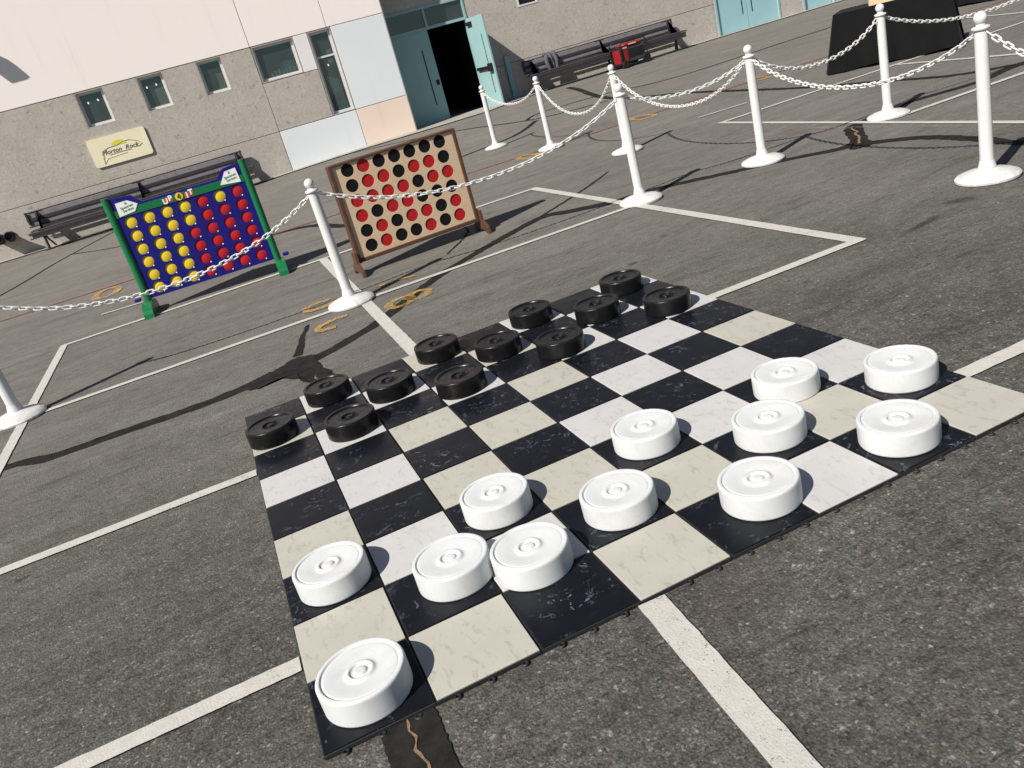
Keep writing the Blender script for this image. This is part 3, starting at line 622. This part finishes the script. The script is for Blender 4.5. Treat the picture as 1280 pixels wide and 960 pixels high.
m = MB(); m.tube([(.38, -.16, .44), (.60, -.16, .50), (.60, .16, .50), (.38, .16, .44)], .014, 8); m.build('handle', 'black_metal', ge)

# ------------------------------------------------------------------ draped tables
def draped_table(label, loc, rz, L, Wd, H, seed):
    t = thing('draped_table', label, 'table', loc, rz, 'black draped tables'); rnd = random.Random(seed)
    per = []; n = 30
    def side(a, b):
        for k in range(n): per.append((a[0] + (b[0] - a[0]) * k / n, a[1] + (b[1] - a[1]) * k / n))
    hx, hy = L / 2, Wd / 2; c = [(-hx, -hy), (hx, -hy), (hx, hy), (-hx, hy)]
    for k in range(4): side(c[k], c[(k + 1) % 4])
    N = len(per); ph = [rnd.uniform(0, 6.28) for _ in range(4)]; vs = []; rings = 9
    for r in range(rings):
        q = r / (rings - 1); z = H * (1 - q) + .012 * q
        for i, (x, y) in enumerate(per):
            a = 2 * PI * i / N; d = max(abs(x) / hx, abs(y) / hy)
            cn = math.exp(-((1 - min(abs(x) / hx, abs(y) / hy)) * 4) ** 2)
            out = q * (.075 + .06 * cn) + q * .022 * math.sin(a * 11 + ph[0]) + q * .016 * math.sin(a * 23 + ph[1]) + q * q * .01 * math.sin(a * 41 + ph[2])
            if r == 0: out = -.006
            l = math.hypot(x, y); nx_ = (x / hx) ** 9; ny_ = (y / hy) ** 9; ln = math.hypot(nx_, ny_) or 1
            zz = z + (.0 if r < rings - 1 else .012 * (1 + math.sin(a * 7 + ph[3])))
            vs.append((x + nx_ / ln * out, y + ny_ / ln * out, zz - (.006 if r == 0 else 0) + (.006 if r == 0 else 0)))
    fs = [(r * N + i, r * N + (i + 1) % N, (r + 1) * N + (i + 1) % N, (r + 1) * N + i) for r in range(rings - 1) for i in range(N)]
    m = MB(); m.add(vs, fs, True); m.add(vs[:N], [list(range(N))]); m.build('cloth', 'cloth_black', t)
    m = MB(); m.box(-hx + .03, hx - .03, -hy + .03, hy - .03, H - .045, H - .01); m.build('table_top', 'gen_grey', t)
    for sx in (-1, 1):
        for sy in (-1, 1): m = MB(); m.tube([(sx * (hx - .12), sy * (hy - .1), 0), (sx * (hx - .12), sy * (hy - .1), H - .045)], .016, 8); m.build('leg', 'black_metal', t)
    return t
draped_table('black floor-length cloth on a table with a tan box, beyond the white posts', (9.05, 7.36, 0), math.radians(-49), 1.34, .74, .715, 3)
draped_table('black cloth table far out on the lot, only its hem showing', (13.95, 9.75, 0), math.radians(-80), 1.5, .8, .72, 5)
bx = thing('cardboard_box', 'tan open cardboard box standing on the black draped table', 'box', (8.85, 7.30, .717), math.radians(-40))
m = MB()
for a in ((-.17, .17, -.12, -.112), (-.17, .17, .112, .12), (-.17, -.162, -.112, .112), (.162, .17, -.112, .112)): m.box(a[0], a[1], a[2], a[3], 0, .24)
m.box(-.162, .162, -.112, .112, 0, .006); m.build('carton', 'cardboard', bx)
for s in (-1, 1): m = MB(); m.box(-.16, .16, 0, .10, -.003, .003, 0, Matrix.Translation((0, s * .12, .245)) @ Matrix.Rotation(math.radians(20 if s > 0 else 160), 4, 'X')); m.build('flap', 'cardboard', bx)

# ------------------------------------------------------------------ stanchions and chains
POST = {
 'A': ((-1.45, 4.50), 'white stanchion whose base covers the crossing of painted lines far from both games'),
 'B': ((.95, 4.47), 'white stanchion between the wooden game and the draughts board'),
 'C': ((3.50, 4.48), 'white stanchion on the thick painted side line beyond the wooden game'),
 'D': ((4.56, 2.07), 'white stanchion on bare asphalt at the enclosure corner by a dark oil stain'),
 'E': ((4.645, 4.36), 'white stanchion where four chains meet, standing on plain asphalt'),
 'F': ((6.05, 4.40), 'white stanchion on painted lines in front of the black draped table'),
 'G': ((4.66, 11.1), 'white stanchion in front of the open teal door, last of its row'),
 'H': ((4.74, 9.10), 'white stanchion beside the red line and an orange painted ring'),
 'I': ((4.75, 6.96), 'white stanchion in the row leading to the doors, nearest the four-chain post'),
 'J': ((8.55, 4.40), 'white stanchion beyond the black draped table end of the enclosure'),
 'K': ((4.56, -.30), 'white stanchion past the draughts board end of the enclosure')}
proto = None
for k, (xy, lab) in POST.items():
    if proto is None:
        p = thing('stanchion', lab, 'stanchion', (*xy, 0), 0, 'white chain stanchions')
        m = MB(); m.lathe([(0, .0), (.172, .0), (.180, .008), (.181, .02), (.172, .032), (.13, .048), (.08, .058), (.052, .068), (.048, .085), (.0425, .105), (.041, .115)], 48); m.build('base', 'post_plastic', p)
        m = MB(); m.lathe([(.0385, .10), (.0375, .5), (.036, .872)], 24); m.build('pole', 'post_plastic', p)
        m = MB(); m.lathe([(.036, .862), (.047, .866), (.050, .873), (.047, .881), (.026, .886), (.025, .896)], 28); m.build('collar', 'post_plastic', p)
        m = MB(); m.lathe([(.036 * math.sin(a * PI / 14) if 0 < a < 14 else 0, .927 - .036 * math.cos(a * PI / 14)) for a in range(15)], 24); m.build('finial', 'post_plastic', p)
        proto = p
    else:
        p = copy_tree(proto); p.location = (*xy, 0); p['label'] = lab
    p.rotation_euler = (random.uniform(-.012, .012), random.uniform(-.012, .012), random.uniform(0, 6))
# one chain link (stadium loop)
lm = MB(); hl, hw, wr = .0165, .0125, .0049; pts = []
for k in range(7): a = -PI / 2 + PI * k / 6; pts.append((hl + hw * math.cos(a), hw * math.sin(a), 0))
for k in range(7): a = PI / 2 + PI * k / 6; pts.append((-hl + hw * math.cos(a), hw * math.sin(a), 0))
lm.tube(pts, wr, 6, closed=True); LINK = lm.mesh('link', 'chain_plastic')
CHAIN = [('A', 'B', .545, 'white plastic chain drooping across the blue game'), ('B', 'C', .575, 'white plastic chain drooping across the wooden game'),
 ('C', 'E', .74, 'short shallow white chain from thick side line post to four-chain post'), ('I', 'E', .49, 'deeply drooping white chain between door row and four-chain post'),
 ('H', 'I', .45, 'deep hanging white chain in front of the bench jacket'), ('G', 'H', .64, 'white chain hanging in front of the open teal door leaf'),
 ('E', 'F', .64, 'white chain from four-chain post to the post by black table'), ('E', 'D', .585, 'white chain from four-chain post to the corner post by oil stain'),
 ('F', 'J', .625, 'white chain passing in front of the black draped table'), ('D', 'K', .50, 'white chain leaving the corner post away from the other posts')]
for a, b, zm, lab in CHAIN:
    pa, pb = Vector(POST[a][0]), Vector(POST[b][0]); d = (pb - pa).normalized(); A3 = pa + d * .040; B3 = pb - d * .040; za = .845
    c = thing('plastic_chain', lab, 'chain', (*pa, 0), 0, 'white chains between the stanchions')
    sag = za - zm; L = (B3 - A3).length; kk = 1.2 + sag; ch = math.cosh(kk) - 1
    f = lambda t: za - sag * (1 - (math.cosh(kk * (2 * t - 1)) - 1) / ch)
    N = 800; P3 = [Vector((A3.x + (B3.x - A3.x) * i / N, A3.y + (B3.y - A3.y) * i / N, f(i / N))) for i in range(N + 1)]
    acc = [0.0]
    for i in range(N): acc.append(acc[-1] + (P3[i + 1] - P3[i]).length)
    n = max(2, round(acc[-1] / .0445)); pitch = acc[-1] / n; j = 0; tw = random.uniform(-.5, .5)
    for q in range(n):
        s = (q + .5) * pitch
        while acc[j + 1] < s: j += 1
        p = P3[j]; dr = (P3[min(j + 1, N)] - P3[max(j - 1, 0)]).normalized()
        o = link('link', LINK, c); rot = dr.to_track_quat('X', 'Z').to_matrix().to_4x4()
        tw += random.uniform(-.12, .12)
        roll = Matrix.Rotation((PI / 4 if q % 2 else -PI / 4) + tw, 4, 'X')
        o.matrix_local = Matrix.Translation(p - Vector((pa.x, pa.y, 0))) @ rot @ roll

# ------------------------------------------------------------------ draughts board
T = .305; TH = .018
bo = thing('draughts_board', 'giant black and cream draughts board of interlocking floor tiles on asphalt', 'board', (0, 0, 0))
WHITE = {(0, 5), (1, 2), (1, 4), (1, 6), (1, 8), (2, 1), (2, 7), (3, 6), (4, 3), (5, 0), (5, 2), (5, 4), (5, 6), (5, 8), (6, 3), (6, 5), (6, 7), (7, 2), (7, 6), (7, 8)}
hh = T / 2 - .0012
mt = MB(); mt.box(-hh + .003, hh - .003, -hh + .003, hh - .003, .012, TH, .0015)
TM = {k: mt.mesh('tile', k) for k in ('tile_dark', 'tile_white', 'tile_cream')}
mb_ = MB(); mb_.box(-hh, hh, -hh, hh, .002, .0135, .001); BASE = mb_.mesh('tile_base', 'tile_base')
for u in range(8):
    for v in range(9):
        mat = 'tile_dark' if (u + v) % 2 == 0 else ('tile_white' if (u, v) in WHITE else 'tile_cream')
        o = link('tile', TM[mat], bo, ((u + .5) * T + random.uniform(-.0008, .0008), (v + .5) * T + random.uniform(-.0008, .0008), random.uniform(0, .0012)), (random.uniform(-.003, .003), random.uniform(-.003, .003), random.choice((0, PI / 2, PI, -PI / 2)) * 0 + random.uniform(-.003, .003)))
        link('tile_base', BASE, o)
ll = MB(); ring = [(.008 * math.cos(2 * PI * k / 10), -.003 + .008 * math.sin(2 * PI * k / 10), .006) for k in range(10)]
ll.tube(ring, .0035, 5, closed=True); LOOP = ll.mesh('connector_loop', 'tile_base')
for u in range(8):
    for q in range(3): link('connector_loop', LOOP, bo, ((u + .18 + q * .32) * T, -.003, random.uniform(-.002, .001)), (0, 0, random.uniform(-.1, .1)))
# draughts
def piece_mesh(name, mat, white):
    R, H = .124, .074
    side = [(0, 0), (.119, 0), (.121, 0), (.1235, .0025), (R, .005), (R, .0065), (R, .063), (R, .0655), (.1237, .0685), (.1225, .0715), (.1205, .0735), (.1185, H), (.117, H)]
    if white: top = [(.1135, H), (.1122, H), (.1108, .0732), (.1095, .0712), (.1082, .0698), (.1068, .0693), (.1050, .0695), (.1035, .0702), (.102, .0706), (.100, .0706), (.085, .0697), (.065, .0678), (.052, .0662), (.046, .0662), (.042, .0675), (.039, .0698), (.0365, .0712), (.034, .0716), (.0315, .0710), (.0295, .0690), (.028, .0668), (.0265, .0658), (.0205, .0658), (.019, .0664), (.0178, .0682), (.0165, .0698), (.014, .0708), (.009, .0712), (0, .0713)]
    else: top = [(.1095, H), (.108, H), (.1065, .0730), (.1055, .0715), (.1045, .0692), (.1035, .0685), (.102, .0682), (.100, .0682), (.060, .0670), (.050, .0668), (.046, .0670), (.0435, .0682), (.041, .0688), (.039, .0688), (.037, .0682), (.0355, .0655), (.034, .0605), (.032, .0595), (.022, .0595), (.020, .0600), (.0185, .0640), (.017, .0665), (.012, .0675), (0, .0676)]
    prof = side + top
    m = MB(); m.lathe([(r_, z_ * 1.12) for r_, z_ in prof], 72); return m.mesh(name, mat)
WM, BM = piece_mesh('draughts_piece', 'white_plastic', True), piece_mesh('draughts_piece', 'black_plastic', False)
cols = ['first', 'second', 'third', 'fourth', 'fifth', 'sixth', 'seventh', 'eighth']
WP = [(.155, .149, 'on the corner tile beside the sandy tar crack'), (.168, .748, 'alone on the board edge, second dark tile up from crack corner'), (.52, .48, 'touching another white piece, sitting fully on a dark tile'), (.742, .356, 'touching another white piece, sitting across two tiles'),
 (.772, .753, 'on the third dark tile row, just behind the touching pair'), (1.096, .442, 'second looped-edge row, next along from the touching pair'), (1.454, .176, 'on the looped board edge, fifth tile from the crack corner'), (1.387, .766, 'third row in, between two plain cream tiles mid board'),
 (1.719, .474, 'second row in, ringed by four other white pieces'), (1.982, .715, 'third row in, last before the board side edge'), (1.977, .151, 'on the looped board edge, seventh tile from the crack corner'), (2.293, .46, 'on the side edge tile where a painted line meets the board')]
BP = [(.122, 2.266, 'first of middle row, overhanging the board side edge'), (.457, 2.547, 'back edge, beside the tar patch'), (.477, 1.981, 'front of the black ranks, on the second tile column'), (.742, 2.262, 'middle black row, between tar patch and broad painted line'), (1.091, 2.555, 'back edge, where the broad painted line meets the board'),
 (1.035, 1.96, 'front of the black ranks, on the fourth tile column'), (1.345, 2.245, 'middle black row, fifth tile column'), (1.664, 2.544, 'back edge, sixth tile column'), (1.582, 1.954, 'front of the black ranks, on the sixth tile column'), (1.935, 2.23, 'middle black row, last in that row, seventh tile column'), (2.231, 2.497, 'back edge, on the far white corner tile'), (2.213, 1.954, 'front of the black ranks, overhanging where thin line meets board side')]
for lst, me, cn in ((WP, WM, 'white'), (BP, BM, 'black')):
    for x, y, lab in lst:
        o = link('draughts_piece', me, None, (x, y, TH + .0012), (0, 0, random.uniform(0, 6.28))); tag(o, cn + ' plastic draughts piece ' + lab, 'game piece', cn + ' draughts pieces')

# ------------------------------------------------------------------ wooden four-in-a-row
def holed_panel(X0, X1, Z0, Z1, x00, z00, sx, sz, r, th):
    m = MB(); n = 24
    for i in range(6):
        for j in range(7):
            cx, cz = x00 + j * sx, z00 - i * sz; sq = []
            xl = cx - sx / 2 if j else X0; xr = cx + sx / 2 if j < 6 else X1; zt = cz + sz / 2 if i else Z1; zb = cz - sz / 2 if i < 5 else Z0
            for k in range(n):
                a = 2 * PI * k / n + PI / 4; ca, sa = math.cos(a), math.sin(a); s_ = max(abs(ca), abs(sa)); ux, uz = ca / s_, sa / s_
                sq.append((cx + (xr - cx if ux > 0 else cx - xl) * ux, cz + (zt - cz if uz > 0 else cz - zb) * uz))
            ci = [(cx + r * math.cos(2 * PI * k / n + PI / 4), cz + r * math.sin(2 * PI * k / n + PI / 4)) for k in range(n)]
            vs = [(x, 0, z) for x, z in sq] + [(x, 0, z) for x, z in ci] + [(x, th, z) for x, z in ci]
            m.add(vs, [(k, (k + 1) % n, n + (k + 1) % n, n + k) for k in range(n)] + [(n + k, n + (k + 1) % n, 2 * n + (k + 1) % n, 2 * n + k) for k in range(n)])
    return m
ROWW = ['BRBBBBB', 'BRRBRRB', 'RRRRBRR', 'RBRRBBB', 'BRBRRBR', 'BRBBRBR']
ords = ['first', 'second', 'third', 'fourth', 'fifth', 'sixth', 'seventh']
rows = ['top row', 'second row down', 'third row down', 'fourth row down', 'fifth row down', 'bottom row']
wg = thing('four_in_a_row_game', 'brown wooden framed four-in-a-row game with tan holed panel', 'game', (1.79, 5.36, 0), math.radians(3.0))
sx, sz = .1395, .1285; x00, z00 = -.4185, .858; r = .052
holed_panel(-.545, .545, .135, .925, x00, z00, sx, sz, .0545, .005).build('front_panel', 'wood_tan', wg)
m = MB(); m.box(-.545, .545, .032, .042, .135, .925); m.build('back_panel', 'wood_tan', wg)
def wpart(name, *b, bev=.004, mat='wood_brown'): m = MB(); m.box(*b, bev); return m.build(name, mat, wg)
wpart('stile', -.575, -.545, -.018, .075, .10, .93); wpart('stile', .545, .575, -.018, .075, .10, .93)
wpart('bottom_rail', -.545, .545, -.02, .07, .105, .136)
wpart('top_rail', -.545, .545, -.014, -.0005, .912, .9305); wpart('top_rail', -.545, .545, .0425, .072, .912, .9305)
for s in (-1, 1):
    m = MB(); m.prism([(-.17, 0), (-.115, 0), (-.10, .03), (.10, .03), (.115, 0), (.17, 0), (.16, .055), (.06, .115), (.05, .20), (-.05, .20), (-.06, .115), (-.16, .055)], s * .578 - .012 + (.012 * s), s * .578 + .012 + (.012 * s), Matrix(((0, 1, 0, 0), (1, 0, 0, 0), (0, 0, 1, 0), (0, 0, 0, 1)))); m.build('foot', 'wood_brown', wg)
dm = MB(); dm.lathe([(0, 0), (.057, 0), (.059, .002), (.059, .012), (.057, .014), (0, .014)], 28, Matrix.Rotation(PI / 2, 4, 'X')); DD = {'B': dm.mesh('game_disc', 'disc_black'), 'R': dm.mesh('game_disc', 'disc_red')}
Mw = Matrix.Translation((1.79, 5.36, 0)) @ Matrix.Rotation(math.radians(3.0), 4, 'Z')
for i in range(6):
    for j in range(7):
        c = ROWW[i][j]; o = link('game_disc', DD[c], None); o.matrix_world = Mw @ Matrix.Translation((x00 + j * sx, .0202, z00 - i * sz))
        tag(o, f"{'black' if c == 'B' else 'red'} disc in wooden game, {rows[i]}, {ords[j]} column from blue game", 'game disc', 'discs in the wooden game')

# ------------------------------------------------------------------ blue four-in-a-row
ROWU = ['YYYYRYR', 'YYYYRRR', 'YYYRRRR', 'YYYRRRR', 'YYYRRRR', 'YYYRRRR']
ux, uy, ua = .035, 6.74, math.radians(-4.0)
ug = thing('four_in_a_row_game', 'blue and green plastic four-in-a-row game with yellow and red discs', 'game', (ux, uy, 0), ua)
sx, sz = .1655, .1265; x00, z00 = -.4965, .853
holed_panel(-.61, .61, .14, .925, x00, z00, sx, sz, .0545, .007).build('blue_panel', 'game_navy', ug)
m = MB(); m.prism([(-.61, .925), (.61, .925), (.61, 1.10), (.44, 1.08), (.36, 1.005), (-.33, 1.005), (-.41, 1.085), (-.61, 1.10)], 0, .02); m.build('header_panel', 'game_navy', ug)
m = MB(); m.prism([(-.61, .14), (.61, .14), (.61, 1.10), (.44, 1.08), (.36, 1.005), (-.33, 1.005), (-.41, 1.085), (-.61, 1.10)], .0235, .040); m.build('back_panel', 'game_navy', ug)
m = MB(); m.box(-.60, .60, -.006, -.001, .918, .985); m.build('green_band', 'game_green', ug)
for s in (-1, 1):
    m = MB(); m.tube([(s * .632, .01, .02), (s * .632, .01, 1.115)], .034, 14); m.build('side_post', 'game_green', ug)
    m = MB(); m.prism([(-.25, 0), (.25, 0)] + [(.25 * math.cos(math.radians(q)), .125 * math.sin(math.radians(q)) ** .8) for q in range(15, 180, 15)], s * .645 - .045, s * .645 + .045, Matrix(((0, 1, 0, 0), (1, 0, 0, .01), (0, 0, 1, 0), (0, 0, 0, 1)))); m.build('foot', 'game_green', ug)
    m = MB(); m.box(s * .72 - .03, s * .72 + .03, -.03, .03, .145, .175, .008); m.build('release_lever', 'game_navy', ug)
for pol, nm in (([(-.565, .925), (-.42, .94), (-.375, .998), (-.45, 1.05), (-.56, 1.05)], 'l'), ([(.375, .945), (.565, .925), (.555, 1.06), (.45, 1.05)], 'r')):
    m = MB(); m.prism(pol, -.010, -.0065); pl = m.build('name_plate', 'print_white', ug); cx = sum(p[0] for p in pol) / len(pol); cz = sum(p[1] for p in pol) / len(pol)
    link('lettering', text_mesh('lettering', 'Spectrum\nServices', .030, 'print_green', .15, .0008, .0006), pl, (cx, -.011, cz - .01), (PI / 2, -.12, 0))
    m = MB(); m.prism([(cx - .012, cz + .030), (cx + .014, cz + .030), (cx, cz + .052)], -.012, -.0105); m.build('emblem', 'print_green', pl)
for ch, dx, dz in (('U', -.14, -.014), ('P', -.092, .012), ('I', .062, -.012), ('T', .10, .016)):
    m = MB(); m.prism(rrect(.044, .052, .010, 2), -.0085, -.0062, Matrix.Translation((dx, 0, .952 + dz * .6))); pb = m.build('letter_patch', 'print_red', ug)
    link('lettering', text_mesh('lettering', ch, .066, 'print_white', 0, .001, .003), pb, (dx, -.0095, .952 + dz * .6), (PI / 2, 0, 0))
m = MB(); m.lathe([(0, 0), (.035, 0), (.035, .003), (0, .003)], 24, Matrix.Translation((-.012, -.006, .954)) @ Matrix.Rotation(PI / 2, 4, 'X')); bd_ = m.build('badge', 'game_yellow', ug)
link('lettering', text_mesh('lettering', '4', .062, 'print_brown', 0, .001, .003), bd_, (-.012, -.0105, .952), (PI / 2, 0, 0))
dm = MB(); dm.lathe([(0, 0), (.056, 0), (.057, .002), (.057, .011), (.055, .0125), (0, .0125)], 28, Matrix.Rotation(PI / 2, 4, 'X')); DU = {'Y': dm.mesh('game_disc', 'game_yellow'), 'R': dm.mesh('game_disc', 'game_red')}
pm = MB(); pm.lathe([(0, -.001), (.007, -.001), (.007, .003), (.004, .0055), (0, .006)], 10, Matrix.Rotation(PI / 2, 4, 'X')); GLINT_DOT = pm.mesh('glint_dot', 'print_white')  # white dot modelled in place of the sun glint on each hole rim
Mu = Matrix.Translation((ux, uy, 0)) @ Matrix.Rotation(ua, 4, 'Z')
for i in range(6):
    for j in range(7):
        c = ROWU[i][j]; o = link('game_disc', DU[c], None); o.matrix_world = Mu @ Matrix.Translation((x00 + j * sx, .0215, z00 - i * sz))
        tag(o, f"{'yellow' if c == 'Y' else 'red'} disc on blue game, {rows[i]}, {ords[6 - j]} column from wooden game", 'game disc', 'discs on the blue game')
        link('glint_dot', GLINT_DOT, ug, (x00 + j * sx + .036, 0, z00 - i * sz - .050))
